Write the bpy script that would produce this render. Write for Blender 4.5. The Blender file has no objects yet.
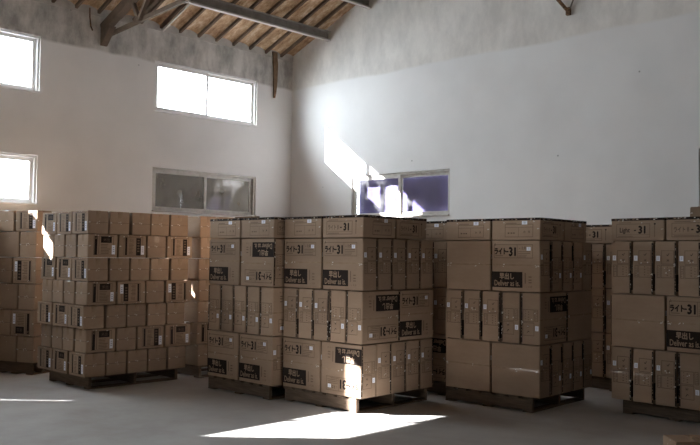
import bpy, bmesh, math, random
from mathutils import Vector, Matrix
sc = bpy.context.scene
C = sc.collection
R = math.radians

# ------------------------------------------------------------------ camera
CAM_H = 1.41
cam_d = bpy.data.cameras.new('camera')
cam = bpy.data.objects.new('camera', cam_d); C.objects.link(cam)
cam_d.sensor_fit = 'HORIZONTAL'; cam_d.sensor_width = 36.0
cam_d.lens = 836.05 / 700.0 * 36.0
cam_d.clip_end = 200
cr = Vector((0.71987239, 0.69400131, 0.01207972))
cu = Vector((0.01939349, -0.03750682, 0.99910817))
cf = Vector((-0.69383545, 0.71899612, 0.04045923))
cam.matrix_world = Matrix(((cr.x, cu.x, -cf.x, 0), (cr.y, cu.y, -cf.y, 0), (cr.z, cu.z, -cf.z, CAM_H), (0, 0, 0, 1)))
sc.camera = cam

# ------------------------------------------------------------------ light
SUN_DIR = Vector((1.0, 0.95, -0.738)).normalized()
SUN_E, SKY_E, SKY_SUN, EXPO = 85.0, 21.0, 8.0, 0.58
sun_d = bpy.data.lights.new('sun', 'SUN'); sun_d.energy = SUN_E; sun_d.angle = R(0.53)
sun_d.color = (0.98, 0.98, 1.0)
sun = bpy.data.objects.new('sun', sun_d); C.objects.link(sun)
sun.location = (-30, -25, 25); sun.rotation_euler = SUN_DIR.to_track_quat('-Z', 'Y').to_euler()
w = bpy.data.worlds.new('sky'); sc.world = w; w.use_nodes = True
bg = w.node_tree.nodes['Background']
bg.inputs[0].default_value = (0.84, 0.93, 1.0, 1); # hazy sky, brighter towards the sun
_wn, _wl = w.node_tree.nodes, w.node_tree.links
_tc = _wn.new('ShaderNodeTexCoord'); _dt = _wn.new('ShaderNodeVectorMath'); _dt.operation = 'DOT_PRODUCT'; _dt.inputs[1].default_value = -SUN_DIR
_mx = _wn.new('ShaderNodeMath'); _mx.operation = 'MAXIMUM'; _mx.inputs[1].default_value = 0
_pw = _wn.new('ShaderNodeMath'); _pw.operation = 'POWER'; _pw.inputs[1].default_value = 5
_ma = _wn.new('ShaderNodeMath'); _ma.operation = 'MULTIPLY_ADD'; _ma.inputs[1].default_value = SKY_SUN; _ma.inputs[2].default_value = SKY_E
_wl.new(_tc.outputs['Generated'], _dt.inputs[0]); _wl.new(_dt.outputs['Value'], _mx.inputs[0]); _wl.new(_mx.outputs[0], _pw.inputs[0])
_wl.new(_pw.outputs[0], _ma.inputs[0]); _wl.new(_ma.outputs[0], bg.inputs[1])
vs = sc.view_settings
vs.view_transform = 'Standard'; vs.look = 'None'; vs.gamma = 1.0; vs.use_curve_mapping = False
vs.exposure = EXPO
sc.cycles.max_bounces = 14; sc.cycles.diffuse_bounces = 8; sc.cycles.transparent_max_bounces = 16
sc.cycles.sample_clamp_indirect = 6.0
sc.cycles.caustics_reflective = False; sc.cycles.caustics_refractive = False

# room measures (metres; camera stands above the origin)
XL, YB, XR, YF = -10.02, 9.0, 6.0, -8.0
EAVE, SLOPE, XRIDGE = 4.60, 0.40, -2.0
TH = 0.12
UP_Z0, UP_Z1, LO_Z0, LO_Z1 = 3.40, 4.12, 2.00, 2.62
WIN_Y = [6.42, 2.91, -0.60, -4.11, -7.62]
WIN_W = 1.85
UPPER = [(y - (.27 if y == 2.91 else 0), y + (1.62 if y == -0.60 else WIN_W), UP_Z0, UP_Z1) for y in WIN_Y]
RIGHT = [(y, y + WIN_W, 2.6, 4.12) for y in ()]
LOWER = [(y, y + WIN_W, LO_Z0, LO_Z1) for y in WIN_Y[:2]]
BACKW = [(-8.66, -6.83, 1.97, 2.61), (-3.51, -1.68, 1.97, 2.61)]
DOOR = (0.60, 1.56, 0.0, 1.95)  # unseen opening added for the sun streak
def roof_z(x): return EAVE + SLOPE * (min(x, 2 * XRIDGE - x) - XL)

def portal(loc, rot, sx, sy):
    l = bpy.data.lights.new('daylight_portal', 'AREA'); l.shape = 'RECTANGLE'; l.size = sx; l.size_y = sy
    l.cycles.is_portal = True
    o = bpy.data.objects.new('daylight_portal', l); C.objects.link(o); o.location = loc; o.rotation_euler = rot
for (y0, y1, z0, z1) in UPPER + LOWER:
    portal((XL - TH - .01, (y0 + y1) / 2, (z0 + z1) / 2), (0, R(-90), 0), z1 - z0, y1 - y0)
for (y0, y1, z0, z1) in RIGHT:
    portal((XR + TH + .01, (y0 + y1) / 2, (z0 + z1) / 2), (0, R(90), 0), z1 - z0, y1 - y0)
# ------------------------------------------------------------------ materials
def mat(name, base, rough=0.8, spec=0.3):
    m = bpy.data.materials.new(name); m.use_nodes = True
    b = m.node_tree.nodes['Principled BSDF']
    b.inputs['Base Color'].default_value = (*base, 1); b.inputs['Roughness'].default_value = rough
    b.inputs['Specular IOR Level'].default_value = spec
    return m, m.node_tree, b
def noise_col(nt, b, stops, scale, coord='Object', detail=6, stretch=(1, 1, 1), rough=0.6, bump=0.0, dist=0.01, rnd=False):
    N, L = nt.nodes, nt.links
    tc = N.new('ShaderNodeTexCoord'); mp = N.new('ShaderNodeMapping'); mp.inputs['Scale'].default_value = stretch
    nz = N.new('ShaderNodeTexNoise'); nz.inputs['Scale'].default_value = scale; nz.inputs['Detail'].default_value = detail
    nz.inputs['Roughness'].default_value = rough
    cr_ = N.new('ShaderNodeValToRGB')
    el = cr_.color_ramp.elements
    el[0].position, el[0].color = stops[0][0], (*stops[0][1], 1)
    el[1].position, el[1].color = stops[-1][0], (*stops[-1][1], 1)
    for p, c in stops[1:-1]:
        e = el.new(p); e.color = (*c, 1)
    L.new(tc.outputs[coord], mp.inputs[0]); L.new(mp.outputs[0], nz.inputs[0]); L.new(nz.outputs[0], cr_.inputs[0])
    out = cr_.outputs[0]
    if rnd:
        oi = N.new('ShaderNodeObjectInfo'); hs = N.new('ShaderNodeHueSaturation')
        mr = N.new('ShaderNodeMapRange'); mr.inputs[3].default_value = 0.86; mr.inputs[4].default_value = 1.1
        L.new(oi.outputs['Random'], mr.inputs[0]); L.new(mr.outputs[0], hs.inputs['Value'])
        L.new(out, hs.inputs['Color']); out = hs.outputs[0]
    L.new(out, b.inputs['Base Color'])
    if bump:
        bp = N.new('ShaderNodeBump'); bp.inputs['Strength'].default_value = bump; bp.inputs['Distance'].default_value = dist
        L.new(nz.outputs[0], bp.inputs['Height']); L.new(bp.outputs[0], b.inputs['Normal'])
    return nz, out

M = {}
m, nt, b = mat('cardboard', (.36, .24, .15), .75, .25)
noise_col(nt, b, [(.25, (.258, .176, .118)), (.55, (.297, .208, .142)), (.8, (.335, .243, .168))], 3.0, detail=8, stretch=(1, 1, 2.5), rnd=True)
M['card'] = m
M['ink'], nt, b = mat('printing_ink', (.022, .015, .012), .8, .12)
M['thin_ink'], nt, b = mat('fine_print', (.13, .085, .055), .7, .2)
M['sticker'], nt, b = mat('white_sticker', (.72, .74, .80), .5, .4)
M['grey_print'], nt, b = mat('barcode_grey', (.25, .26, .29), .5, .4)
m, nt, b = mat('packing_tape', (.37, .26, .165), .22, .5)
noise_col(nt, b, [(.3, (.25, .17, .11)), (.75, (.35, .26, .18))], 14, bump=.6, dist=.006)
M['tape'] = m
M['tape_glint'], nt, b = mat('torn_tape_glint', (.58, .54, .48), .18, .6)  # pale torn tape bits, their glints put into the colour
m, nt, b = mat('pallet_wood', (.2, .14, .1), .85, .2)
noise_col(nt, b, [(.25, (.085, .058, .04)), (.6, (.14, .1, .07)), (.85, (.21, .155, .11))], 5, stretch=(1, 12, 12), rnd=True, bump=.3)
M['wood'] = m
m, nt, b = mat('old_timber', (.12, .085, .06), .85, .2)
noise_col(nt, b, [(.25, (.07, .048, .034)), (.6, (.125, .088, .062)), (.85, (.18, .13, .095))], 6, stretch=(1, 1, 1), bump=.3)
M['timber'] = m
m, nt, b = mat('grey_steel', (.2, .185, .17), .55, .4)
noise_col(nt, b, [(.3, (.2, .175, .155)), (.7, (.29, .265, .24))], 9)
M['steel'] = m
M['pale_steel'], nt, b = mat('pale_steel', (.45, .43, .4), .5, .4)
m, nt, b = mat('rusty_steel', (.12, .06, .03), .8, .2)
noise_col(nt, b, [(.4, (.05, .028, .018)), (.6, (.22, .12, .06))], 40)
M['rust'] = m
m, nt, b = mat('window_frame', (.62, .6, .57), .45, .4)
noise_col(nt, b, [(.3, (.36, .33, .29)), (.6, (.5, .475, .44))], 12)
M['frame'] = m
m, nt, b = mat('purple_cloth', (.2, .16, .42), .8, .2)
noise_col(nt, b, [(.3, (.04, .034, .085)), (.7, (.066, .056, .13))], 5)
M['purple'] = m
m, nt, b = mat('shed_render', (.3, .24, .18), .9, .2)
noise_col(nt, b, [(.3, (.06, .047, .036)), (.7, (.13, .11, .09))], 4, detail=9)
M['shed'] = m

def glass(name, dirt, col, seed):
    m = bpy.data.materials.new(name); m.use_nodes = True
    nt = m.node_tree; N, L = nt.nodes, nt.links; N.clear()
    out = N.new('ShaderNodeOutputMaterial'); tr = N.new('ShaderNodeBsdfTransparent'); gl = N.new('ShaderNodeBsdfGlossy')
    gl.inputs['Roughness'].default_value = .03
    df = N.new('ShaderNodeBsdfDiffuse'); df.inputs[0].default_value = (*col, 1)
    fc = N.new('ShaderNodeLayerWeight'); fc.inputs['Blend'].default_value = .5
    pw = N.new('ShaderNodeMath'); pw.operation = 'POWER'; pw.inputs[1].default_value = 4; L.new(fc.outputs['Facing'], pw.inputs[0])
    lw = N.new('ShaderNodeMath'); lw.operation = 'MULTIPLY_ADD'; lw.inputs[1].default_value = .9; lw.inputs[2].default_value = .05; L.new(pw.outputs[0], lw.inputs[0])
    tc = N.new('ShaderNodeTexCoord'); nz = N.new('ShaderNodeTexNoise'); nz.inputs['Scale'].default_value = 7; nz.inputs['Detail'].default_value = 9
    mp = N.new('ShaderNodeMapping'); mp.inputs['Location'].default_value = (seed, seed * 2, 0)
    mr = N.new('ShaderNodeMapRange'); mr.inputs[1].default_value = .4; mr.inputs[2].default_value = .75; mr.inputs[3].default_value = dirt * (.55 if dirt > .3 else 0); mr.inputs[4].default_value = dirt
    m1 = N.new('ShaderNodeMixShader'); m2 = N.new('ShaderNodeMixShader')
    L.new(tc.outputs['Object'], mp.inputs[0]); L.new(mp.outputs[0], nz.inputs[0]); L.new(nz.outputs[0], mr.inputs[0])
    L.new(lw.outputs[0], m1.inputs[0]); L.new(tr.outputs[0], m1.inputs[1]); L.new(gl.outputs[0], m1.inputs[2])
    L.new(mr.outputs[0], m2.inputs[0]); L.new(m1.outputs[0], m2.inputs[1]); L.new(df.outputs[0], m2.inputs[2])
    L.new(m2.outputs[0], out.inputs[0]); return m
M['glass'] = glass('clear_glass', .05, (.5, .5, .5), 0)
M['dirty_glass'] = glass('dirty_glass', .75, (.22, .20, .17), 3)

def wall_mat(name, seed, band):
    m, nt, b = mat(name, (.7, .69, .68), .85, .2)
    N, L = nt.nodes, nt.links
    tc = N.new('ShaderNodeTexCoord'); sp = N.new('ShaderNodeSeparateXYZ'); L.new(tc.outputs['Object'], sp.inputs[0])
    nz = N.new('ShaderNodeTexNoise'); nz.inputs['Scale'].default_value = 1.6; nz.inputs['Detail'].default_value = 8
    mp = N.new('ShaderNodeMapping'); mp.inputs['Location'].default_value = (seed, 0, seed); mp.inputs['Scale'].default_value = (1, 1, 1)
    L.new(tc.outputs['Object'], mp.inputs[0]); L.new(mp.outputs[0], nz.inputs[0])
    n2 = N.new('ShaderNodeTexNoise'); n2.inputs['Scale'].default_value = 3.2; n2.inputs['Detail'].default_value = 9; n2.inputs['Roughness'].default_value = .68
    m2 = N.new('ShaderNodeMapping'); m2.inputs['Scale'].default_value = (1, 1, .55); L.new(tc.outputs['Object'], m2.inputs[0]); L.new(m2.outputs[0], n2.inputs[0])
    # white distemper below, bare cement above
    ad = N.new('ShaderNodeMath'); ad.operation = 'MULTIPLY_ADD'; ad.inputs[1].default_value = .09; L.new(nz.outputs[0], ad.inputs[0]); L.new(sp.outputs[2], ad.inputs[2])
    mr = N.new('ShaderNodeMapRange'); mr.inputs[1].default_value = 4.11; mr.inputs[2].default_value = 4.15; L.new(ad.outputs[0], mr.inputs[0])
    ramp = N.new('ShaderNodeValToRGB'); e = ramp.color_ramp.elements
    e[0].position = .36; e[0].color = (*[c * (.46 if seed == 0 else .8) for c in band], 1); e[1].position = .62; e[1].color = (*band, 1)
    L.new(n2.outputs[0], ramp.inputs[0])
    low = N.new('ShaderNodeValToRGB'); e = low.color_ramp.elements
    e[0].position = .25; e[0].color = (.765, .76, .755, 1); e[1].position = .6; e[1].color = (.825, .82, .815, 1)
    L.new(nz.outputs[0], low.inputs[0])
    mx = N.new('ShaderNodeMixRGB'); L.new(mr.outputs[0], mx.inputs[0]); L.new(low.outputs[0], mx.inputs[1]); L.new(ramp.outputs[0], mx.inputs[2])
    # small pits
    vz = N.new('ShaderNodeTexVoronoi'); vz.inputs['Scale'].default_value = 2.4; L.new(tc.outputs['Object'], vz.inputs[0])
    pr = N.new('ShaderNodeMapRange'); pr.inputs[1].default_value = .018; pr.inputs[2].default_value = .03; pr.inputs[3].default_value = .45; L.new(vz.outputs['Distance'], pr.inputs[0])
    pm = N.new('ShaderNodeMixRGB'); pm.blend_type = 'MULTIPLY'; pm.inputs[0].default_value = 1; L.new(mx.outputs[0], pm.inputs[1]); L.new(pr.outputs[0], pm.inputs[2])
    L.new(pm.outputs[0], b.inputs['Base Color'])
    bp = N.new('ShaderNodeBump'); bp.inputs['Strength'].default_value = .15; bp.inputs['Distance'].default_value = .01
    L.new(n2.outputs[0], bp.inputs['Height']); L.new(bp.outputs[0], b.inputs['Normal'])
    return m
M['wall_left'] = wall_mat('left_plaster', 0, (.66, .64, .61))
M['wall_back'] = wall_mat('back_plaster', 4, (.80, .775, .74))
m, nt, b = mat('concrete_floor', (.3, .29, .28), .75, .25)
noise_col(nt, b, [(.25, (.27, .245, .22)), (.5, (.36, .345, .33)), (.75, (.44, .43, .42))], .9, detail=12, rough=.65, bump=.12, dist=.02)
M['floor'] = m
m, nt, b = mat('roof_sheet', (.3, .22, .15), .85, .2)
noise_col(nt, b, [(.33, (.19, .105, .055)), (.5, (.42, .28, .17)), (.66, (.66, .54, .41))], 4.5, detail=10, stretch=(1, 2.2, 1), rough=.72, bump=.3)
M['roof'] = m
M['mortar'], nt, b = mat('mortar', (.5, .48, .45), .9, .2)
noise_col(nt, b, [(.3, (.36, .345, .32)), (.7, (.55, .53, .5))], 6)

# ------------------------------------------------------------------ mesh helpers
class MB:
    def __init__(s): s.v, s.f, s.m, s.mats = [], [], [], []
    def mi(s, key):
        if key not in s.mats: s.mats.append(key)
        return s.mats.index(key)
    def face(s, pts, key):
        n = len(s.v); s.v += [tuple(p) for p in pts]; s.f.append(list(range(n, n + len(pts)))); s.m.append(s.mi(key))
    def mesh(s, verts, faces, key):
        n = len(s.v); s.v += [tuple(p) for p in verts]
        for f in faces: s.f.append([i + n for i in f]); s.m.append(s.mi(key))
    def box(s, x0, x1, y0, y1, z0, z1, key, bev=0.0, T=None):
        bm = bmesh.new(); bmesh.ops.create_cube(bm, size=1)
        for v in bm.verts:
            v.co = Vector(((x0 + x1) / 2 + v.co.x * (x1 - x0), (y0 + y1) / 2 + v.co.y * (y1 - y0), (z0 + z1) / 2 + v.co.z * (z1 - z0)))
        if bev: bmesh.ops.bevel(bm, geom=bm.edges[:], offset=bev, segments=1, affect='EDGES')
        if T: bm.transform(T)
        bm.verts.index_update()
        s.mesh([v.co[:] for v in bm.verts], [[v.index for v in f.verts] for f in bm.faces], key); bm.free()
    def beam(s, a, b_, wd, ht, key, up=(0, 0, 1), bev=.004):
        a, b_ = Vector(a), Vector(b_); d = (b_ - a); L = d.length; d.normalize()
        x = Vector(up).cross(d).normalized(); y = d.cross(x)
        T = Matrix(((x.x, y.x, d.x, a.x), (x.y, y.y, d.y, a.y), (x.z, y.z, d.z, a.z), (0, 0, 0, 1)))
        s.box(-wd / 2, wd / 2, -ht / 2, ht / 2, 0, L, key, bev, T)
    def tube(s, pts, r, key, seg=8, closed=True):
        rings = []
        pts = [Vector(p) for p in pts]
        for i, p in enumerate(pts):
            d = (pts[min(i + 1, len(pts) - 1)] - pts[max(i - 1, 0)]).normalized()
            x = d.orthogonal().normalized(); y = d.cross(x)
            rr = r[i] if isinstance(r, (list, tuple)) else r
            rings.append([p + (x * math.cos(2 * math.pi * k / seg) + y * math.sin(2 * math.pi * k / seg)) * rr for k in range(seg)])
        V = [v for rg in rings for v in rg]; F = []
        for i in range(len(pts) - 1):
            for k in range(seg): F.append([i * seg + k, i * seg + (k + 1) % seg, (i + 1) * seg + (k + 1) % seg, (i + 1) * seg + k])
        F.append(list(range(seg))[::-1]); F.append([(len(pts) - 1) * seg + k for k in range(seg)])
        s.mesh(V, F, key)
    def data(s, name, fn=None):
        me = bpy.data.meshes.new(name)
        me.from_pydata([fn(v) for v in s.v] if fn else s.v, [], s.f)
        for k in s.mats: me.materials.append(M[k])
        for p, i in zip(me.polygons, s.m): p.material_index = i
        me.update(); return me
    def build(s, name, parent=None, fn=None):
        o = bpy.data.objects.new(name, s.data(name, fn)); C.objects.link(o)
        if parent: o.parent = parent
        return o
def struct(o): o['kind'] = 'structure'; return o
def tag(o, label, cat, group=None):
    o['label'] = label; o['category'] = cat
    if group: o['group'] = group
    return o
def empty(name, loc=(0, 0, 0), rz=0.0):
    o = bpy.data.objects.new(name, None); o.empty_display_size = .1; C.objects.link(o)
    o.location = loc; o.rotation_euler = (0, 0, rz); return o

# ------------------------------------------------------------------ room shell
fl = MB(); fl.box(XL - TH, XR + TH, YF - TH, YB + TH, -.2, 0, 'floor'); struct(fl.build('floor'))

def wall_grid(mb, axis, p_in, p_out, a0, a1, z0, z1, holes, key):
    """wall slab with rectangular holes; axis='x' -> plane of constant x, a = y."""
    As = sorted({a0, a1, *[h[0] for h in holes], *[h[1] for h in holes]}); Zs = sorted({z0, z1, *[h[2] for h in holes], *[h[3] for h in holes]})
    P = (lambda p, a, z: (p, a, z)) if axis == 'x' else (lambda p, a, z: (a, p, z))
    def solid(i, j):
        if i < 0 or j < 0 or i >= len(As) - 1 or j >= len(Zs) - 1: return False
        ca, cz = (As[i] + As[i + 1]) / 2, (Zs[j] + Zs[j + 1]) / 2
        return not any(h[0] < ca < h[1] and h[2] < cz < h[3] for h in holes)
    for i in range(len(As) - 1):
        for j in range(len(Zs) - 1):
            if not solid(i, j): continue
            A, B, Z, Y = As[i], As[i + 1], Zs[j], Zs[j + 1]
            for p in (p_in, p_out): mb.face([P(p, A, Z), P(p, B, Z), P(p, B, Y), P(p, A, Y)], key)
            if not solid(i - 1, j): mb.face([P(p_in, A, Z), P(p_out, A, Z), P(p_out, A, Y), P(p_in, A, Y)], key)
            if not solid(i + 1, j): mb.face([P(p_in, B, Z), P(p_out, B, Z), P(p_out, B, Y), P(p_in, B, Y)], key)
            if not solid(i, j - 1): mb.face([P(p_in, A, Z), P(p_out, A, Z), P(p_out, B, Z), P(p_in, B, Z)], key)
            if not solid(i, j + 1): mb.face([P(p_in, A, Y), P(p_out, A, Y), P(p_out, B, Y), P(p_in, B, Y)], key)
wl = MB(); wall_grid(wl, 'x', XL, XL - TH, YF - TH, YB + TH, 0, EAVE, UPPER + LOWER + [DOOR], 'wall_left'); struct(wl.build('wall_left'))
wb = MB(); wall_grid(wb, 'y', YB, YB + TH, XL, XR, 0, EAVE, BACKW, 'wall_back')
def gable(mb, y0, y1, key):
    pts = [(XL, EAVE), (XR, EAVE), (XR, roof_z(XR) + .05), (XRIDGE, roof_z(XRIDGE) + .05), (XL, EAVE + .05)]
    mb.face([(x, y0, z) for x, z in pts], key); mb.face([(x, y1, z) for x, z in pts], key)
gable(wb, YB, YB + TH, 'wall_back'); struct(wb.build('wall_back'))
wf = MB(); wall_grid(wf, 'y', YF, YF - TH, XL, XR, 0, EAVE, [], 'wall_back'); gable(wf, YF, YF - TH, 'wall_back'); struct(wf.build('wall_front'))
wr = MB(); wall_grid(wr, 'x', XR, XR + TH, YF - TH, YB + TH, 0, EAVE, RIGHT, 'wall_back'); struct(wr.build('wall_right'))

# roof: heavy corrugated sheets, seen from below
PITCH, PH = 0.32, 7.14
M['rib'] = M['timber']
def roof_profile():
    ys, n = [], 0
    k0 = int((YF - .3 - PH) / PITCH) - 1
    y = PH + k0 * PITCH
    out = []
    while y < YB + .3:
        out += [(y - .019, -.03, 'rib'), (y + .019, -.03, 'roof')]
        for t in (.0, .12, .3, .5, .7, .88, 1.0):
            out.append((y + .022 + t * (PITCH - .044), .012 + .04 * math.sin(math.pi * t) ** .7, 'roof'))
        y += PITCH
    return out
prof = [p for p in roof_profile() if YF - .3 < p[0] < YB + .28]
def roof_side(mb, x0, x1):
    for i in range(len(prof) - 1):
        (ya, za, ka), (yb, zb, kb) = prof[i], prof[i + 1]
        key = 'rib' if (za < 0 or zb < 0) else 'roof'
        for dz in (0, .03):
            mb.face([(x0, ya, roof_z(x0) + za + dz), (x0, yb, roof_z(x0) + zb + dz), (x1, yb, roof_z(x1) + zb + dz), (x1, ya, roof_z(x1) + za + dz)], key)
ce = MB(); x0e = XL - .45
def rz_ext(x): return EAVE + SLOPE * (x - XL)
for i in range(len(prof) - 1):
    (ya, za, ka), (yb, zb, kb) = prof[i], prof[i + 1]
    key = 'rib' if (za < 0 or zb < 0) else 'roof'
    for dz in (0, .03):
        ce.face([(x0e, ya, rz_ext(x0e) + za + dz), (x0e, yb, rz_ext(x0e) + zb + dz), (XRIDGE, yb, rz_ext(XRIDGE) + zb + dz), (XRIDGE, ya, rz_ext(XRIDGE) + za + dz)], key)
        xo = 2 * XRIDGE - x0e
        ce.face([(xo, ya, rz_ext(x0e) + za + dz), (xo, yb, rz_ext(x0e) + zb + dz), (XRIDGE, yb, rz_ext(XRIDGE) + zb + dz), (XRIDGE, ya, rz_ext(XRIDGE) + za + dz)], key)
struct(ce.build('ceiling'))
# mortar bedding between wall head and sheets (scalloped top)
mo = MB()
for i in range(len(prof) - 1):
    (ya, za, _), (yb, zb, _) = prof[i], prof[i + 1]
    for sx, ex in ((XL, 1), (XR, 1)):
        for xx in ((sx + .012, sx - TH) if sx == XL else (sx - .012, sx + TH)):
            mo.face([(xx, ya, EAVE - .055), (xx, yb, EAVE - .055), (xx, yb, EAVE + zb + .012), (xx, ya, EAVE + za + .012)], 'mortar')
    mo.face([(XL + .012, ya, EAVE + za + .012), (XL + .012, yb, EAVE + zb + .012), (XL - TH, yb, EAVE + zb - .05), (XL - TH, ya, EAVE + za - .05)], 'mortar')
    mo.face([(XL + .012, ya, EAVE - .055), (XL + .012, yb, EAVE - .055), (XL, yb, EAVE - .055), (XL, ya, EAVE - .055)], 'mortar')
struct(mo.build('trim_1'))

# windows ------------------------------------------------------------
def ring(mb, P, a0, a1, z0, z1, d0, d1, t, key):
    for (A0, A1, Z0, Z1) in ((a0, a1, z0, z0 + t), (a0, a1, z1 - t, z1), (a0, a0 + t, z0 + t, z1 - t), (a1 - t, a1, z0 + t, z1 - t)):
        P(mb, A0, A1, Z0, Z1, d0, d1, key)
def PX(mb, A0, A1, Z0, Z1, d0, d1, key): mb.box(XL - d1, XL - d0, A0, A1, Z0, Z1, key, .003)
def PY(mb, A0, A1, Z0, Z1, d0, d1, key): mb.box(A0, A1, YB + d0, YB + d1, Z0, Z1, key, .003)
M['white_frame'], nt, b = mat('white_frame', (.8, .8, .8), .4, .4)
def window(n, P, a0, a1, z0, z1, gl, split=.5, fk='frame'):
    root = empty('window_%d' % n); struct(root)
    fr = MB(); e = .002
    ring(fr, P, a0 + e, a1 - e, z0 + e, z1 - e, .02, .09, .028, fk); fr.build('window_frame', root)
    mid = a0 + (a1 - a0) * split
    for (A, B, d) in ((a0 + .03, mid + .02, .028), (mid - .02, a1 - .03, .06)):
        s = MB(); ring(s, P, A, B, z0 + .03, z1 - .03, d, d + .025, .045, fk); so = s.build('sash', root)
        g = MB(); P(g, A + .028, B - .028, z0 + .058, z1 - .058, d + .01, d + .014, gl); g.build('pane', so)
    sl = MB(); P(sl, a0 - .0, a1 + .0, z0 + .001, z0 + .02, -.03, .02, fk); sl.build('window_sill', root)
n = 1
for h in UPPER: window(n, PX, *h, 'glass', .6 if h[0] == -0.60 else .5, 'white_frame'); n += 1
window(n, PX, *LOWER[0], 'dirty_glass'); n += 1
window(n, PX, *LOWER[1], 'glass', .5, 'white_frame'); n += 1
def PR(mb, A0, A1, Z0, Z1, d0, d1, key): mb.box(XR + d0, XR + d1, A0, A1, Z0, Z1, key, .003)
for h in RIGHT: window(n, PR, *h, 'glass'); n += 1
for h in BACKW: window(n, PY, *h, 'glass'); n += 1
# purple sheets hung behind the back windows
def sheet(x0, x1, label):
    mb = MB(); nx, nz_ = 40, 6
    for j, (yo) in enumerate((0, .006)):
        pass
    V = []; F = []
    for i in range(nx + 1):
        for k in range(nz_ + 1):
            x = x0 + (x1 - x0) * i / nx; z = 1.985 + .61 * k / nz_
            V.append((x, YB + .15 + .006 * math.sin(x * 9) + .004 * math.sin(x * 23 + z * 5), z))
    for i in range(nx):
        for k in range(nz_): F.append([i * (nz_ + 1) + k, (i + 1) * (nz_ + 1) + k, (i + 1) * (nz_ + 1) + k + 1, i * (nz_ + 1) + k + 1])
    mb.mesh(V, F, 'purple'); o = mb.build('purple_sheet')
    md = o.modifiers.new('thick', 'SOLIDIFY'); md.thickness = .004
    tag(o, label, 'sheet', 'purple sheets behind the back windows')
sheet(-8.64, -6.85, 'purple sheet behind the sliding window above the middle stacks')
sheet(-3.49, -1.70, 'purple sheet behind the window cut by the right picture edge')

# unseen door ajar, added so its gap lets the thin streak of sun in
dr = empty('added_door'); struct(dr)
d = MB(); d.box(XL - .04, XL - .002, DOOR[0] + .01, DOOR[1] - .045, .01, DOOR[3] - .01, 'steel', .003); d.build('door_leaf', dr)
d = MB(); d.box(XL - .002, XL + .03, DOOR[1] - .16, DOOR[1] - .14, .95, 1.1, 'pale_steel', .003); d.build('door_handle', dr)

# neighbouring shed seen through the dirty lower window; roof and ends added for darkness
sh = MB(); sh.box(-10.95, -10.85, 5.2, 9.6, 0, 3.15, 'shed'); sh.box(-10.95, XL - TH, 5.2, 9.6, 3.08, 3.15, 'shed'); sh.box(-10.85, XL - TH, 5.2, 5.3, 0, 3.08, 'shed'); sh.box(-10.85, XL - TH, 9.5, 9.6, 0, 3.08, 'shed'); sh.build('shed_wall'); struct(bpy.data.objects['shed_wall'])
bpy.data.objects['shed_wall'].name = 'wall_outside'
sh = MB(); sh.box(-10.9, -10.5, 1.6, 3.35, 0, 2.67, 'shed'); struct(sh.build('sun_block_outside'))  # unseen block added to keep sun off the lower left cartons

# ------------------------------------------------------------------ roof timbers and steel
PG = 'steel purlins under the roof sheets'
def purlin(x, label):
    h = .15; zt = roof_z(x) - .04
    mb = MB(); Y0, Y1 = YF + .02, YB - .004
    mb.box(x - .003, x + .003, Y0, Y1, zt - h, zt, 'steel')
    mb.box(x - .003, x + .055, Y0, Y1, zt - .006, zt, 'steel')
    o = mb.build('purlin'); tag(o, label, 'purlin', PG)
    lp = MB(); lp.box(x + .003, x + .058, Y0, Y1, zt - h, zt - h + .008, 'pale_steel'); lp.box(x + .052, x + .058, Y0, Y1, zt - h + .008, zt - h + .024, 'pale_steel')  # paler steel paints the light caught by the lower lip
    q = lp.build('lower_lip', o); q['label'] = 'pale lower lip of the purlin'
purlin(-9.2, 'grey steel purlin nearest the left wall, ending on the white end wall')
purlin(-8.35, 'grey steel purlin higher up, cut by the top picture edge')

TY = 5.62
tr = empty('roof_truss', (XL, TY, 0)); tag(tr, 'dark timber roof truss seated on the left wall at top', 'roof truss')
def tpart(name, segs, key='timber'):
    mb = MB()
    for a, b_, wd, ht in segs: mb.beam((a[0], a[2], a[1]), (b_[0], b_[2], b_[1]), wd, ht, key)
    o = mb.build(name); o.parent = tr; o.location = (-XL, -TY, 0); return o
xe = -4.0
tpart('rafter', [((XL + .01, 4.39, TY), (XRIDGE, 4.39 + SLOPE * (XRIDGE - XL), TY), .10, .12)])
tpart('tie_beam', [((XL + .05, 4.33, TY + .08), (XRIDGE, 4.85, TY + .08), .045, .055)])
tpart('web_strut', [((-9.2, 4.36, TY + .03), (-9.35, 4.62, TY + .03), .05, .05)])
tpart('web_strut', [((-9.2, 4.36, TY + .03), (-8.85, 4.80, TY + .03), .05, .05)])
tpart('web_strut', [((-8.0, 4.40, TY + .03), (-7.6, 5.30, TY + .03), .05, .05)])
g = MB()
for yy in (TY - .045, TY + .045): g.face([(XL + .004, yy, 4.38), (XL + .004, yy, 4.16), (XL + .03, yy, 4.16), (XL + .25, yy, 4.38)], 'timber')
P4 = [(XL + .004, 4.38), (XL + .004, 4.16), (XL + .03, 4.16), (XL + .25, 4.38)]
for i in range(4):
    a, b_ = P4[i], P4[(i + 1) % 4]
    g.face([(a[0], TY - .045, a[1]), (b_[0], TY - .045, b_[1]), (b_[0], TY + .045, b_[1]), (a[0], TY + .045, a[1])], 'timber')
o = g.build('corbel'); o.parent = tr; o.location = (-XL, -TY, 0)

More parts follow.
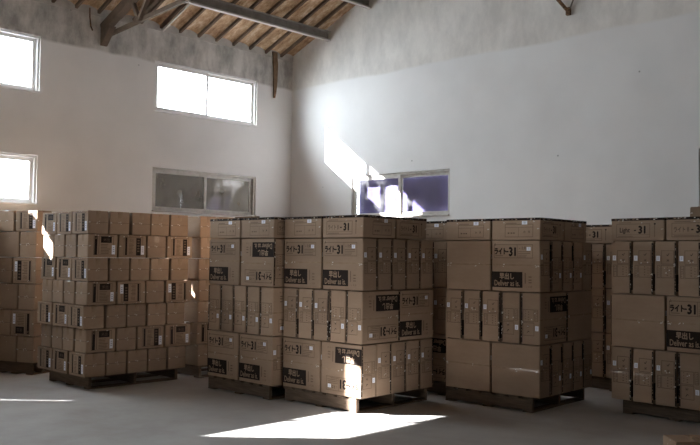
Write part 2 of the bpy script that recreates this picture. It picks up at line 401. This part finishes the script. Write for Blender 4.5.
mb = MB(); mb.beam((XL + .03, 6.52, EAVE - .055), (-9.23, 6.52, roof_z(-9.23) - .06), .03, .025, 'pale_steel')
tag(mb.build('conduit'), 'pale thin conduit running up the roof from wall to purlin', 'conduit')
mb = MB(); mb.beam((XL + .04, 6.06, EAVE - .02), (-8.4, 6.06, roof_z(-8.4) - .06), .06, .07, 'timber')
tag(mb.build('roof_batten'), 'dark timber batten under the roof sheets beside the truss', 'batten')
def hanging(name, y, z0, z1, wd, label, cat, key='wood'):
    mb = MB(); rnd = random.Random(int(y * 10)); n_ = 8; L_, R_ = [], []
    for i in range(n_ + 1):
        t = i / n_; z = z0 + (z1 - z0) * t; ww = wd * (1 - .75 * t ** 3) * (1 + rnd.uniform(-.12, .12)); c = y + .02 * math.sin(t * 3)
        L_.append((c - ww / 2, z)); R_.append((c + ww / 2, z))
    x0, x1 = XL + .012, XL + .032
    for x in (x0, x1):
        for i in range(n_): mb.face([(x, *L_[i]), (x, *R_[i]), (x, *R_[i + 1]), (x, *L_[i + 1])], key)
    for S in (L_, R_):
        for i in range(n_): mb.face([(x0, *S[i]), (x1, *S[i]), (x1, *S[i + 1]), (x0, *S[i + 1])], key)
    for i in (0, n_): mb.face([(x0, *L_[i]), (x1, *L_[i]), (x1, *R_[i]), (x0, *R_[i])], key)
    tag(mb.build(name), label, cat)
M['strip'], nt, b = mat('brown_strip', (.2, .13, .08), .85, .2)
noise_col(nt, b, [(.3, (.12, .075, .045)), (.7, (.25, .165, .1))], 14)
hanging('wooden_strip', 8.60, 4.63, 3.90, .095, 'splintered brown wooden strip hanging from the eaves near the corner', 'wooden strip', 'strip')
hanging('wooden_strip', 3.90, 4.62, 4.28, .06, 'short brown wooden strip hanging in the top left corner', 'wooden strip', 'strip')
mb = MB(); mb.tube([(XL + .03, 5.40, 4.62), (XL + .028, 5.405, 4.5), (XL + .03, 5.42, 4.38), (XL + .026, 5.45, 4.33)], .009, 'rust')
tag(mb.build('hanging_wire'), 'rusty wire hanging from the eaves left of the truss', 'wire')
# fixture high on the end wall
lt = empty('wall_lamp', (-5.04, YB, 4.36)); tag(lt, 'round lamp shade on a rusty bracket high on the end wall', 'lamp')
def lpart(name, mb, lab=None):
    o = mb.build(name); o.parent = lt; o.location = (5.04, -YB, -4.36)
    if lab: o['label'] = lab
mb = MB(); mb.beam((-5.20, YB - .14, 4.62), (-5.055, YB - .03, 4.40), .055, .03, 'rust'); mb.box(-5.075, -5.02, YB - .045, YB - .001, 4.345, 4.44, 'rust', .003); lpart('bracket', mb, 'rusty steel bracket')
mb = MB(); mb.beam((-5.04, YB - .03, 4.38), (-4.93, YB - .04, 4.62), .022, .012, 'steel'); lpart('stay', mb)
mb = MB(); mb.tube([(-5.29, YB - .2, 4.615), (-5.29, YB - .2, 4.635), (-5.29, YB - .2, 4.68), (-5.29, YB - .2, 4.76)], [.16, .165, .13, .05], 'pale_steel', 24); lpart('lamp_shade', mb, 'pale round shade')

# ------------------------------------------------------------------ printing on cartons
_tc = {}
def text_geo(s):
    if s in _tc: return _tc[s]
    cu_ = bpy.data.curves.new('t', 'FONT'); cu_.body = s; cu_.resolution_u = 2
    o = bpy.data.objects.new('t', cu_); C.objects.link(o)
    dg = bpy.context.evaluated_depsgraph_get(); dg.update()
    me = bpy.data.meshes.new_from_object(o.evaluated_get(dg))
    V = [(v.co.x, v.co.y) for v in me.vertices]; F = [list(p.vertices) for p in me.polygons]
    bpy.data.objects.remove(o); bpy.data.curves.remove(cu_); bpy.data.meshes.remove(me)
    if not V: V, F = [(0, 0), (1, 0), (1, 1)], [[0, 1, 2]]
    xs = [v[0] for v in V]; ys = [v[1] for v in V]
    sx, sy = max(xs) - min(xs) or 1, max(ys) - min(ys) or 1
    _tc[s] = ([((x - min(xs)) / sx, (y - min(ys)) / sy) for x, y in V], F); return _tc[s]
class Face:
    """printing on one carton face; fractions u right, v down from the top-left corner"""
    def __init__(s, mb, o, u, v, W, H):
        s.mb, s.o, s.u, s.v, s.W, s.H = mb, Vector(o), Vector(u), Vector(v), W, H; s.n = s.v.cross(s.u)
    def p(s, a, b_, k=1): return s.o + s.u * (a * s.W) + s.v * (b_ * s.H) + s.n * (.0011 * k)
    def rect(s, a0, b0, a1, b1, key, k=1):
        n_ = max(1, int((a1 - a0) * s.W / .08)); m_ = max(1, int((b1 - b0) * s.H / .08))
        for i in range(n_):
            for j in range(m_):
                A0, A1 = a0 + (a1 - a0) * i / n_, a0 + (a1 - a0) * (i + 1) / n_; B0, B1 = b0 + (b1 - b0) * j / m_, b0 + (b1 - b0) * (j + 1) / m_
                s.mb.face([s.p(A0, B1, k), s.p(A1, B1, k), s.p(A1, B0, k), s.p(A0, B0, k)], key)
    def frame(s, a0, b0, a1, b1, key='thin_ink', t=.0045):
        ta, tb = t / s.W, t / s.H
        s.rect(a0, b0, a1, b0 + tb, key); s.rect(a0, b1 - tb, a1, b1, key); s.rect(a0, b0, a0 + ta, b1, key); s.rect(a1 - ta, b0, a1, b1, key)
    def text(s, t, a0, b0, a1, b1, key='ink', k=1, bold=0):
        V, F = text_geo(t)
        offs = [(0, 0)] if not bold else [(-bold, 0), (bold, 0), (0, bold), (0, -bold)]
        for q, (ox, oy) in enumerate(offs):
            s.mb.mesh([s.p(a0 + x * (a1 - a0) + ox / s.W, b1 - y * (b1 - b0) + oy / s.H, k + .12 * q) for x, y in V], F, key)
    def lines(s, a0, b0, a1, b1, n_, rnd, key='thin_ink', t=.005):
        for i in range(n_):
            b_ = b0 + (b1 - b0) * (i + .5) / n_; s.rect(a0, b_ - t / s.H / 2, a0 + (a1 - a0) * rnd.uniform(.55, 1), b_ + t / s.H / 2, key)
    def band(s, a0, b0, a1, b1, rnd, n_=14):
        s.rect(a0, b0, a1, b1, 'ink')
        for i in range(n_):  # the palest flecks paint glints on the band
            if (a1 - a0) * s.W > (b1 - b0) * s.H:
                a = rnd.uniform(a0, a1 - .05); w_ = rnd.uniform(.01, .05); c = rnd.uniform(b0, b0 + (b1 - b0) * .5)
                s.rect(a, c, a + w_, c + (b1 - b0) * .35, rnd.choice(['card', 'card', 'thin_ink', 'tape_glint']), 2)
            else:
                b_ = rnd.uniform(b0, b1 - .04); h_ = rnd.uniform(.008, .035); c = rnd.uniform(a0, a0 + (a1 - a0) * .6)
                s.rect(c, b_, c + (a1 - a0) * .4, b_ + h_, rnd.choice(['card', 'thin_ink', 'thin_ink', 'tape_glint']), 2)
def faces_of(mb, W, D, H):
    """front (-Y), right (+X), back (+Y), left (-X); carton centred in x/y, z from -H/2"""
    hx, hy, hz = W / 2, D / 2, H / 2; dn = (0, 0, -1)
    return (Face(mb, (-hx, -hy, hz), (1, 0, 0), dn, W, H), Face(mb, (hx, -hy, hz), (0, 1, 0), dn, D, H),
            Face(mb, (hx, hy, hz), (-1, 0, 0), dn, W, H), Face(mb, (-hx, hy, hz), (0, -1, 0), dn, D, H))
def body_geo(mb, W, D, H, key='card', cuts=6):
    bm = bmesh.new(); bmesh.ops.create_cube(bm, size=1)
    for v in bm.verts: v.co = Vector((v.co.x * W, v.co.y * D, v.co.z * H))
    bmesh.ops.bevel(bm, geom=bm.edges[:], offset=.005, segments=2, affect='EDGES')
    for ax, L_ in ((0, W), (1, D), (2, H)):
        nrm = Vector([1 if i == ax else 0 for i in range(3)])
        for k in range(1, cuts):
            bmesh.ops.bisect_plane(bm, geom=bm.verts[:] + bm.edges[:] + bm.faces[:], plane_co=nrm * (L_ * (k / cuts - .5)), plane_no=nrm)
    bm.verts.index_update()
    mb.mesh([v.co[:] for v in bm.verts], [[v.index for v in f.verts] for f in bm.faces], key); bm.free()
def deform(W, D, H, seed, amp=.002):
    r = random.Random(seed); a = [r.uniform(.2, 1) * amp for _ in range(3)]; s1, s2 = r.uniform(-.002, .002), r.uniform(-.002, .002)
    h = (W / 2, D / 2, H / 2)
    def fn(p):
        q = [max(-1, min(1, p[i] / h[i])) for i in range(3)]; o = list(p)
        for i in range(3):
            j, k = (i + 1) % 3, (i + 2) % 3
            o[i] += q[i] ** 3 * a[i] * (1 - q[j] ** 2) * (1 - q[k] ** 2)
        o[0] += s1 * q[2]; o[1] += s2 * q[2]
        return tuple(o)
    return fn

def large_front(f, rnd):
    f.frame(.05, .075, .86, .345); f.rect(.535, .085, .545, .34, 'thin_ink')
    f.text('Δ', .055, .05, .09, .095, 'ink')
    f.text('ライト', .065, .15, .31, .27, 'ink', bold=.0035); f.rect(.315, .205, .36, .23, 'ink')
    f.text('31', .375, .135, .505, .30, 'ink', bold=.005)
    f.lines(.08, .285, .29, .315, 1, rnd, t=.006)
    f.text('- 1:0', .58, .115, .72, .175, 'ink')
    f.lines(.56, .2, .85, .335, 4, rnd)
    f.rect(.0, .615, .645, .925, 'ink')
    f.text('早出し', .17, .64, .47, .765, 'card', 2, bold=.002); f.text('Deliver as is.', .06, .785, .585, .895, 'card', 2, bold=.0012)
    f.rect(.695, .63, .712, .84, 'thin_ink')
    for b_ in (.7, .76, .81): f.rect(.77, b_, .83, b_ + .018, 'thin_ink')
    f.text('- 1:0', .72, .88, .84, .92, 'thin_ink')
def large_side(f, rnd, strip=True):
    f.frame(.30, .17, .90, .425); f.frame(.30, .44, .90, .68); f.frame(.10, .45, .27, .68)
    for (a, b_) in ((.55, .22), (.55, .33)): f.text('米' if b_ > .3 else '√', a, b_, a + .14, b_ + .05, 'ink')
    for b_ in (.47, .52, .57, .62): f.rect(.57, b_, .62, b_ + .02, 'thin_ink')
    for b_ in (.49, .54, .59, .64): f.rect(.74, b_, .78, b_ + .015, 'thin_ink')
    f.lines(.12, .47, .25, .66, 6, rnd, t=.004)
    if strip: f.band(.925, .03, 1.0, .985, rnd, 16)
def lie_marks(f, rnd):
    f.band(0, 0, 1, .11, rnd, 12)
    f.frame(.28, .28, .86, .88); f.rect(.56, .42, .565, .88, 'thin_ink'); f.rect(.28, .42, .86, .435, 'thin_ink')
    f.lines(.3, .22, .6, .26, 1, rnd)
    for a in (.34, .40, .45): f.rect(a, .66, a + .035, .72, 'thin_ink')
    f.text('☆', .66, .58, .71, .70, 'ink'); f.text('米', .76, .58, .80, .70, 'ink')
def lie_text(f, rnd, eng=False):
    f.band(0, 0, 1, .11, rnd, 14)
    f.frame(.10, .25, .74, .86); f.rect(.10, .73, .74, .742, 'thin_ink')
    if eng: f.text('Light', .17, .42, .36, .70, 'ink', bold=.001)
    else: f.text('ライト Ⅱ', .14, .42, .40, .64, 'ink')
    f.rect(.44, .52, .48, .57, 'ink'); f.text('31', .53, .36, .65, .68, 'ink', bold=.0045)
    f.rect(.82, .3, .832, .85, 'thin_ink'); f.rect(.81, .24, .845, .3, 'ink')
    f.lines(.14, .76, .6, .85, 1, rnd); f.lines(.15, .18, .5, .22, 1, rnd)

def stick(f, a0, b0, a1, b1):
    mb = MB(); g_ = Face(mb, f.o, f.u, f.v, f.W, f.H)
    mb.mesh([g_.p(a0, b1, 1.6), g_.p(a1, b1, 1.6), g_.p(a1, b0, 1.6), g_.p(a0, b0, 1.6)], [[0, 1, 2, 3]], 'sticker')
    da, db = (a1 - a0), (b1 - b0)
    for i in range(3): g_.rect(a0 + da * .3, b0 + db * (.2 + .22 * i), a0 + da * .75, b0 + db * (.28 + .22 * i), 'grey_print', 2.2)
    return mb
def add_mb(dst, src):
    for f, mi_ in zip(src.f, src.m): dst.face([src.v[i] for i in f], src.mats[mi_])
def add_glints(mb, f, a, b_, rnd, n_=4, sp=.06):  # small pale quads painting the glints of torn tape
    for i in range(n_):
        w_, h_ = rnd.uniform(.003, .010) / f.W, rnd.uniform(.002, .006) / f.H
        c = max(.012 + 1.3 * w_, min(.988 - 1.3 * w_, a + rnd.uniform(-sp, sp))); d_ = max(.012 + h_, min(.988 - h_, b_ + rnd.uniform(-sp, sp) * .5))
        pts = [f.p(c + w_ * x + rnd.uniform(-.3, .3) * w_, d_ + h_ * y, rnd.uniform(1.5, 2.6)) for x, y in ((-1, 1), (1, .8), (.8, -1), (-.7, -.6))]
        mb.face(pts, 'tape_glint')

def belt(name, W, D, H, z0, z1, fn, cuts=6):
    """one continuous strip of tape right round the carton"""
    e = .0007; hx, hy = W / 2 + e, D / 2 + e; c = .004
    ring_ = []
    for (ax, ay), (bx, by) in (((-hx + c, -hy), (hx - c, -hy)), ((hx, -hy + c), (hx, hy - c)), ((hx - c, hy), (-hx + c, hy)), ((-hx, hy - c), (-hx, -hy + c))):
        for k in range(cuts + 1): ring_.append((ax + (bx - ax) * k / cuts, ay + (by - ay) * k / cuts))
    n_ = len(ring_); mb = MB()
    mb.mesh([(x, y, z) for x, y in ring_ for z in (z0, z1)], [[2 * i, 2 * ((i + 1) % n_), 2 * ((i + 1) % n_) + 1, 2 * i + 1] for i in range(n_)], 'tape')
    return mb.data(name, fn)
def strip(name, W, H, fn, hw, cuts=6):
    """one strip of tape along the top seam, folded down over both ends"""
    e = .0009; x, z = W / 2 + e, H / 2 + e; c = .004; dn = H * .3
    pts = [(-x, H / 2 - dn), (-x, H / 2 - c)] + [(-W / 2 + c + (W - 2 * c) * k / cuts, z) for k in range(cuts + 1)] + [(x, H / 2 - c), (x, H / 2 - dn)]
    mb = MB(); mb.mesh([(p[0], y, p[1]) for p in pts for y in (-hw, hw)], [[2 * i, 2 * i + 2, 2 * i + 3, 2 * i + 1] for i in range(len(pts) - 1)], 'tape')
    return mb.data(name, fn)
def make_large(kind, seed):
    W, D, H = .511, .195, .473; rnd = random.Random(seed); fn = deform(W, D, H, seed)
    mb = MB(); body_geo(mb, W, D, H); F = faces_of(mb, W, D, H); st = []
    for f in (F[0], F[2]):
        if kind == 'printed': large_front(f, rnd)
        add_glints(mb, f, rnd.choice([.06, .93]), .49, rnd, 5); add_glints(mb, f, rnd.uniform(.2, .8), .49, rnd, 3)
    for f in (F[1], F[3]):
        large_side(f, rnd); add_glints(mb, f, .5, .5, rnd, 3, .3); add_glints(mb, f, .95, rnd.uniform(.03, .97), rnd, 3, .04)
        st.append(stick(f, .07, .27, .245, .365))
    if kind == 'printed': st.append(stick(F[0], .735, .125, .815, .195))
    return [('body', mb.data('body', fn)), ('tape', belt('tape', W, D, H, .003, .016, fn))] + [('sticker', q.data('sticker', fn)) for q in st], H
def make_lying(kind, seed):
    W, D, H = .512, .455, .203; rnd = random.Random(seed); fn = deform(W, D, H, seed, .002)
    mb = MB(); body_geo(mb, W, D, H); F = faces_of(mb, W, D, H); st = []
    fr = {'text': (lie_text, lie_marks), 'marks': (lie_marks, lie_text), 'english': (lambda f, r: lie_text(f, r, True), lie_marks)}[kind]
    for i, f in enumerate(F):
        k = fr[i % 2]; k(f, rnd); add_glints(mb, f, .5, .06, rnd, 6, .4); add_glints(mb, f, .97, .5, rnd, 3, .02)
        if k is lie_marks and i < 2: st.append(stick(f, .63, .14, .74, .30))
    return [('body', mb.data('body', fn)), ('tape', strip('tape', W, H, fn, .03))] + [('sticker', q.data('sticker', fn)) for q in st], H
def small_label(f, rnd, var):
    f.frame(.17, .07, .86, .90)
    if var == 0:
        f.rect(.20, .08, .30, .88, 'ink'); f.rect(.42, .09, .79, .36, 'ink'); f.rect(.345, .1, .365, .85, 'thin_ink')
        for i in range(7): f.rect(.42, .42 + .065 * i, .42 + rnd.uniform(.2, .34), .445 + .065 * i, 'thin_ink')
        f.text('早', .22, .12, .28, .22, 'card', 2); f.text('米出', .50, .15, .72, .30, 'thin_ink', 2)
    else:
        f.rect(.22, .1, .29, .88, 'ink'); f.rect(.62, .12, .79, .9, 'ink'); f.text('早出', .38, .16, .52, .32, 'thin_ink')
        for i in range(8): f.rect(.36, .38 + .062 * i, .36 + rnd.uniform(.12, .22), .405 + .062 * i, 'thin_ink')
        for i in range(5): f.rect(.66, .2 + .12 * i, .74, .26 + .12 * i, 'thin_ink', 2)
def make_small(kind, seed, W=.333, D=.231, H=.239):
    rnd = random.Random(seed); fn = deform(W, D, H, seed, .002)
    mb = MB(); body_geo(mb, W, D, H, cuts=4); F = faces_of(mb, W, D, H); st = []
    for i, f in enumerate(F):
        if i % 2 == 0:
            if kind < 2: small_label(f, rnd, kind)
            add_glints(mb, f, .03, .5, rnd, 5, .03); add_glints(mb, f, .5, .03, rnd, 3, .4)
        else:
            f.rect(0, .495, 1, .508, 'thin_ink', .8); add_glints(mb, f, .5, .5, rnd, 4, .1); add_glints(mb, f, .03, .5, rnd, 4, .03)
    if kind < 2: st.append(stick(F[0], .80, .46, .915, .86))
    return [('body', mb.data('body', fn)), ('tape', strip('tape', W, H, fn, .028, 4))] + [('sticker', q.data('sticker', fn)) for q in st], H
PROTO = {}
for s in range(3):
    PROTO['printed', s] = make_large('printed', 11 + s); PROTO['plain', s] = make_large('plain', 21 + s)
for k in ('text', 'marks', 'english'):
    for s in range(2): PROTO['lie_' + k, s] = make_lying(k, 31 + s)
for k in range(3):
    for s in range(2): PROTO['small%d' % k, s] = make_small(k, 41 + 3 * k + s)
    PROTO['medium%d' % k, 0] = make_small(k, 61 + k, .352, .25, .294)
RND = random.Random(5)
SIZE = {}
LABELS = []
def carton(key, T, x, y, z0, rz, label, group, flip=False, jit=1.0, name='carton', parts_on=True):
    """T: stack transform (Empty matrix); x,y centre; z0 bottom"""
    parts, H = PROTO[key]
    lx, ly = x + RND.uniform(-.0016, .0016) * jit, y + RND.uniform(-.0018, .0018) * jit
    p = T @ Vector((lx, ly, z0))
    ang = T.to_euler().z + rz + R(RND.uniform(-.35, .35)) * jit
    root = empty(name, p, ang); tag(root, label, 'carton', group); LABELS.append(label)
    for nm, me in parts:
        o = bpy.data.objects.new(nm, me); C.objects.link(o); o.parent = root
        o.location = (0, 0, H / 2)
        if flip: o.rotation_euler = (0, math.pi, 0)
        if nm == 'sticker': o['label'] = 'small white sticker'
        if nm == 'tape': o['label'] = 'glossy tape over the seam'
    return root
# ------------------------------------------------------------------ pallets
def pallet(T, x0, x1, y0, y1, h, label):
    root = empty('pallet', T @ Vector(((x0 + x1) / 2, (y0 + y1) / 2, 0)), T.to_euler().z)
    tag(root, label, 'pallet', 'wooden pallets under the carton stacks')
    w_, d_ = (x1 - x0) / 2, (y1 - y0) / 2
    def board(nm, a):
        mb = MB(); mb.box(*a, 'wood', .004); mb.build(nm, root)
    for yc in (-d_ + .02, 0, d_ - .02): board('stringer', (-w_, w_, yc - .018, yc + .018, .016, h - .018))
    n_ = 7
    for i in range(n_):
        xc = -w_ + .05 + (2 * w_ - .10) * i / (n_ - 1); board('deck_board', (xc - .05, xc + .05, -d_, d_, h - .018, h))
    for xc in (-w_ + .05, 0, w_ - .05): board('bottom_board', (xc - .05, xc + .05, -d_, d_, 0, .016))
LZ = .481; P0 = .14
ORD5 = ['leftmost', 'second', 'third', 'fourth', 'fifth']
LN = {3: 'upper', 2: 'middle', 1: 'bottom'}
G_L = 'large flat cartons standing on the pallets'; G_T = 'large cartons lying flat on top of the stacks'; G_S = 'small cartons stacked left'
PW, PT = .53, .212
LOOK = {'printed': 'printed', 'plain': 'plain-faced'}
def layer_front(T, ln, st, faces, sides):
    """two broad faces in front, five narrow ends on the right. faces: [(kind, flip)]*2 ; sides: flips of the 4 behind"""
    z = P0 + (ln - 1) * LZ
    for i, (k, fl_) in enumerate(faces):
        x = -1.06 + PW * (i + .5)
        carton((k, (ln + i) % 3), T, x, PT / 2, z, 0, '%s%s carton, %s in front, %s layer, %s' % ('upside-down ' if fl_ else '', LOOK[k], ('left', 'right')[i], LN[ln], st), G_L, fl_)
    for j, fl_ in enumerate(sides):
        carton(('printed', (ln + j) % 3), T, -PW / 2, PT * (j + 1.5), z, 0, '%s narrow carton end, %s from corner, right side, %s layer, %s' % ('inverted' if fl_ else 'upright', ('second', 'third', 'fourth', 'fifth')[j], LN[ln], st), G_L, fl_, .7)
def layer_turned(T, ln, st, ends, faces):
    """five narrow ends in front, two broad faces on the right. ends: flips*5 ; faces [(kind, flip)]*2 near, far"""
    z = P0 + (ln - 1) * LZ
    for i, fl_ in enumerate(ends):
        x = -1.06 + PT * (i + .5)
        k = faces[0][0] if i == 4 else 'printed'
        f2 = fl_
        # +X end must face the front (-Y) when not the corner carton, broad face to the right
        carton((k, (ln + i) % 3), T, x, PW / 2, z, R(90) if not fl_ else R(-90) if False else R(90),
               '%snarrow carton end, %s from left in front, %s layer, %s' % ('inverted ' if fl_ else 'upright ', ORD5[i], LN[ln], st), G_L, f2, .7)
    if faces[1] is None: return
    k, fl_ = faces[1]
    carton((k, (ln + 2) % 3), T, -PT / 2, PW * 1.5, z, R(90), '%s%s carton, rear right side, %s layer, %s' % ('upside-down ' if fl_ else '', LOOK[k], LN[ln], st), G_L, fl_)
def top_layer(T, st, fl_, fr_, br_, bl_='marks'):
    z = P0 + 3 * LZ
    nm = {'text': 'numbered', 'marks': 'stickered', 'english': 'English-lettered'}
    for k, x, y, w_ in ((fl_, -.795, .235, 'front left'), (fr_, -.265, .235, 'front right'), (br_, -.265, .705, 'rear right'), (bl_, -.795, .705, 'rear left')):
        carton(('lie_' + k, RND.randint(0, 1)), T, x, y, z, 0, '%s flat carton lying %s on top of %s' % (nm[k], w_, st), G_T)
def stack_T(x, y, yaw): return Matrix.Translation((x, y, 0)) @ Matrix.Rotation(R(yaw), 4, 'Z')

def stick_on(T):
    mb = MB(); mb.beam((-.36, .0, 0), (.36, .0, 0), .02, .014, 'strip', bev=.002)
    o = mb.build('wooden_stick'); o.location = T; o.rotation_euler = (0, 0, R(2)); o.scale = (.5, 1, 1)
    tag(o, 'thin brown wooden stick lying on top of the stack left of sunlit one', 'stick')
stick_on((-6.67, 5.40, P0 + 3 * LZ + .2125))
# C: stack with the sunlit corner
T = stack_T(-5.12, 5.48, 1.0); S = 'sunlit-corner stack'
pallet(T, -1.03, -.08, .02, 1.06, P0 - .003, 'wooden pallet with pale front board under the sunlit-corner stack')
layer_turned(T, 2, S, [0, 0, 0, 1, 1], [('printed', 1), ('printed', 0)])
layer_front(T, 1, S, [('printed', 0), ('printed', 1)], [0, 0, 0, 0])
layer_front(T, 3, S, [('printed', 0), ('printed', 0)], [0, 0, 0, 0])
top_layer(T, 'sunlit-corner stack', 'marks', 'text', 'marks')
# B: left neighbour
T = stack_T(-6.2, 5.36, 0.0); S = 'stack left of sunlit one'
pallet(T, -1.05, -.06, .02, 1.06, P0 - .003, 'wooden pallet under the stack just left of the sunlit one')
layer_turned(T, 2, S, [1, 1, 1, 1, 1], [('printed', 0), ('printed', 0)])
layer_front(T, 1, S, [('printed', 0), ('printed', 0)], [0, 0, 0, 0])
layer_front(T, 3, S, [('printed', 0), ('printed', 1)], [0, 0, 0, 0])
top_layer(T, 'stack left of sunlit one', 'marks', 'marks', 'text')
# D: right neighbour with plain fronts
T = stack_T(-4.04, 6.69, 2.0); S = 'plain-fronted stack'
pallet(T, -1.06, -.09, .02, 1.06, P0 - .003, 'wooden pallet under the plain-fronted stack right of centre')
layer_turned(T, 2, S, [0, 0, 0, 1, 1], [('printed', 1), ('plain', 0)])
layer_front(T, 1, S, [('plain', 0), ('plain', 0)], [1, 1, 1, 1])
layer_front(T, 3, S, [('plain', 0), ('printed', 0)], [1, 1, 1, 0])
top_layer(T, 'plain-fronted stack', 'marks', 'marks', 'text')
# E: behind C, in the gap before D
T = stack_T(-5.21, 6.86, 0.0); S = 'gap stack behind sunlit one'
pallet(T, -1.06, -.05, .02, 1.06, P0 - .003, 'wooden pallet in the gap behind the sunlit-corner stack')
layer_front(T, 1, S, [('printed', 0), ('printed', 1)], [])
layer_turned(T, 2, S, [0, 0, 0, 0, 0], [('printed', 0), ('printed', 0)])
layer_turned(T, 3, S, [0, 0, 0, 0, 0], [('printed', 0), ('printed', 0)])
top_layer(T, 'gap stack behind sunlit one', 'marks', 'marks', 'text')
# G: dark stack between D and F
T = stack_T(-3.66, 8.42, 0.0); S = 'dark rear stack by rightmost'
pallet(T, -1.06, -.03, .02, .52, P0 - .003, 'wooden pallet in the dark gap left of the rightmost stack')
for q in (1, 2, 3): layer_turned(T, q, S, [0, 0, 0, 0, 0], [('plain', 0), None])
for q, w_ in ((-.795, 'left'), (-.265, 'right')):
    carton(('lie_text', q > -.5), T, q, .235, P0 + 3 * LZ, 0, 'numbered flat carton lying %s on top of dark rear stack by rightmost' % w_, G_T)
# F: rightmost stack
T = stack_T(-3.635 + 1.06 * math.cos(R(-3)), 7.23 + 1.06 * math.sin(R(-3)), -3); S = 'rightmost stack'
pallet(T, -1.0, -.02, .12, 1.06, P0 - .003, 'dark wooden pallet under the rightmost stack')
layer_turned(T, 1, S, [0, 0, 0, 1, 0], [('printed', 0), ('printed', 0)])
layer_front(T, 2, S, [('plain', 0), ('printed', 0)], [0, 0, 0, 0])
layer_turned(T, 3, S, [0, 0, 0, 0, 0], [('printed', 0), ('printed', 0)])
top_layer(T, 'rightmost stack', 'english', 'text', 'marks')
PROTO['slim', 0] = make_small(2, 71, .40, .30, .115)
carton(('slim', 0), T, -.38, .72, P0 + 3 * LZ + .207, R(8), 'slim pale carton lying loose on the rightmost stack', 'loose single cartons')

# A: tall stack of small cartons
T = stack_T(-7.89, 4.30, 0.0); SA = 'small-carton stack'; SH = .2455
pallet(T, -.95, -.09, .10, 1.20, P0 - .003, 'dark wooden pallet under the stack of small cartons')
ROWN = {6: 'top', 5: 'second', 4: 'third', 3: 'fourth', 2: 'fifth', 1: 'sixth', 0: 'lowest'}
EW, LW = .250, .351
N5 = ['corner', 'second', 'third', 'fourth', 'fifth']
def small_rows(T, st, seq, rows, ncol_front=3):
    for r in range(rows):
        z = P0 + r * SH; odd = seq[r]; ox, oy = (RND.uniform(-.016, .012), RND.uniform(-.014, .014)) if r else (0, 0)
        TT = T @ Matrix.Translation((ox, oy, 0))
        if odd[0] == 'E':      # narrow plain ends on the right, labelled long sides in front
            for j in range(5):
                n_front = ncol_front if j == 0 else 1
                for i in range(n_front):
                    x = -LW * (i + .5); k = odd[1][i % len(odd[1])] if j == 0 else 2
                    lab = ('labelled small carton, %s from right in front, %s row, %s' % (N5[i] if i else 'first', ROWN[r], st)) if (j == 0 and i) else 'small carton, plain end %s on right side, %s row, %s' % (('at the corner' if j == 0 else N5[j] + ' from corner'), ROWN[r], st)
                    carton(('small%d' % k, (i + j) % 2), TT, x, EW * (j + .5), z, 0, lab, G_S, odd[2] if len(odd) > 2 else False, 2.6, 'small_carton')
        else:                  # long sides mixed on the right, plain ends in front
            y = 0
            for j, c in enumerate(odd[1]):
                wj = EW if c == 'p' else .349
                lab = '%s small carton, %s on right side, %s row, %s' % ('plain' if c == 'p' else 'inverted labelled' if c.isupper() else 'labelled', 'at the corner' if j == 0 else N5[j] + ' from corner', ROWN[r], st)
                if c == 'p': carton(('small2', j % 2), TT, -LW / 2, y + wj / 2, z, 0, lab, G_S, False, 2.6, 'small_carton')
                else: carton(('small%d' % 'ab'.index(c.lower()), j % 2), TT, -EW / 2, y + wj / 2, z, R(90), lab, G_S, c.isupper(), 2.6, 'small_carton')
                y += wj
            for i in range(1, 4) if ncol_front == 3 else ():
                carton(('small2', i % 2), TT, -EW * (i + .5) - .01, .345 / 2, z, R(90), 'plain small carton, %s from right in front, %s row, %s' % (N5[i], ROWN[r], st), G_S, False, 2.6, 'small_carton')
small_rows(T, SA, [('E', [1, 0, 1]), ('L', 'apba'), ('E', [1, 0, 1]), ('L', 'aBpB'), ('E', [1, 0, 0]), ('L', 'abpb'), ('E', [1, 1, 0])], 7)
# A': continuing behind A along the wall
T = stack_T(-7.88, 5.70, 0.0); SB = 'stack behind small cartons'
pallet(T, -1.02, -.02, .03, 1.22, P0 - .003, 'dark wooden pallet behind the stack of small cartons')
small_rows(T, SB, [('E', [2, 2]), ('L', 'appp'), ('E', [2, 2]), ('E', [2, 2]), ('E', [2, 2]), ('E', [2, 2]), ('E', [2, 2])], 7, 2)
# A0: slightly bigger cartons jammed between stack A and the wall, turned
T = stack_T(-9.30, 4.43, 20.0); SH0 = .304
pallet(T, -.58, -.03, .02, .36, P0 - .003, 'wooden pallet under the stack by the left picture edge')
ROW0 = ['lowest', 'fifth', 'fourth', 'third', 'second', 'top']
pat = ['ep', 'LE', 'pe', 'LE', 'ep', 'LL']
for r in range(6):
    z = P0 + r * SH0; x = 0.0
    seq = [('e', 2, .26), ('l', 2, .36)] if r % 2 == 0 else [('l', RND.randint(0, 1), .36), ('e', 2, .26)]
    if r == 5: seq = [('l', 1, .345), ('e', 2, .26)]
    for i, (c, k, wj) in enumerate(seq):
        lab = '%s carton, %s in %s row of the left-edge stack' % ('labelled' if k < 2 else 'plain', ('right', 'left')[i], ROW0[r])
        if c == 'l': carton(('medium%d' % k, 0) if r < 5 else ('small%d' % k, 0), T, x - wj / 2, .13, z, 0, lab, 'cartons of the stack at the left edge', r < 5 and k < 2, 1.5)
        else: carton(('medium%d' % k, 0) if r < 5 else ('small2', 0), T, x - wj / 2, .18, z, R(90), lab, 'cartons of the stack at the left edge', False, 1.5)
        x -= wj + .006
# foreground carton at the lower right edge
T = Matrix.Translation((-2.42, 5.57, 0)) @ Matrix.Rotation(R(44), 4, 'Z')
PROTO['floor', 0] = make_small(2, 81, .236, .338, .236)
carton(('floor', 0), T, .169, -.118, 0, R(90), 'single closed carton on the floor at the lower right edge', 'loose single cartons', False, 0)

for l in LABELS:
    assert 4 <= len(l.replace('-', ' ').split()) <= 16, l
assert len(set(LABELS)) == len(LABELS), [l for l in LABELS if LABELS.count(l) > 1]
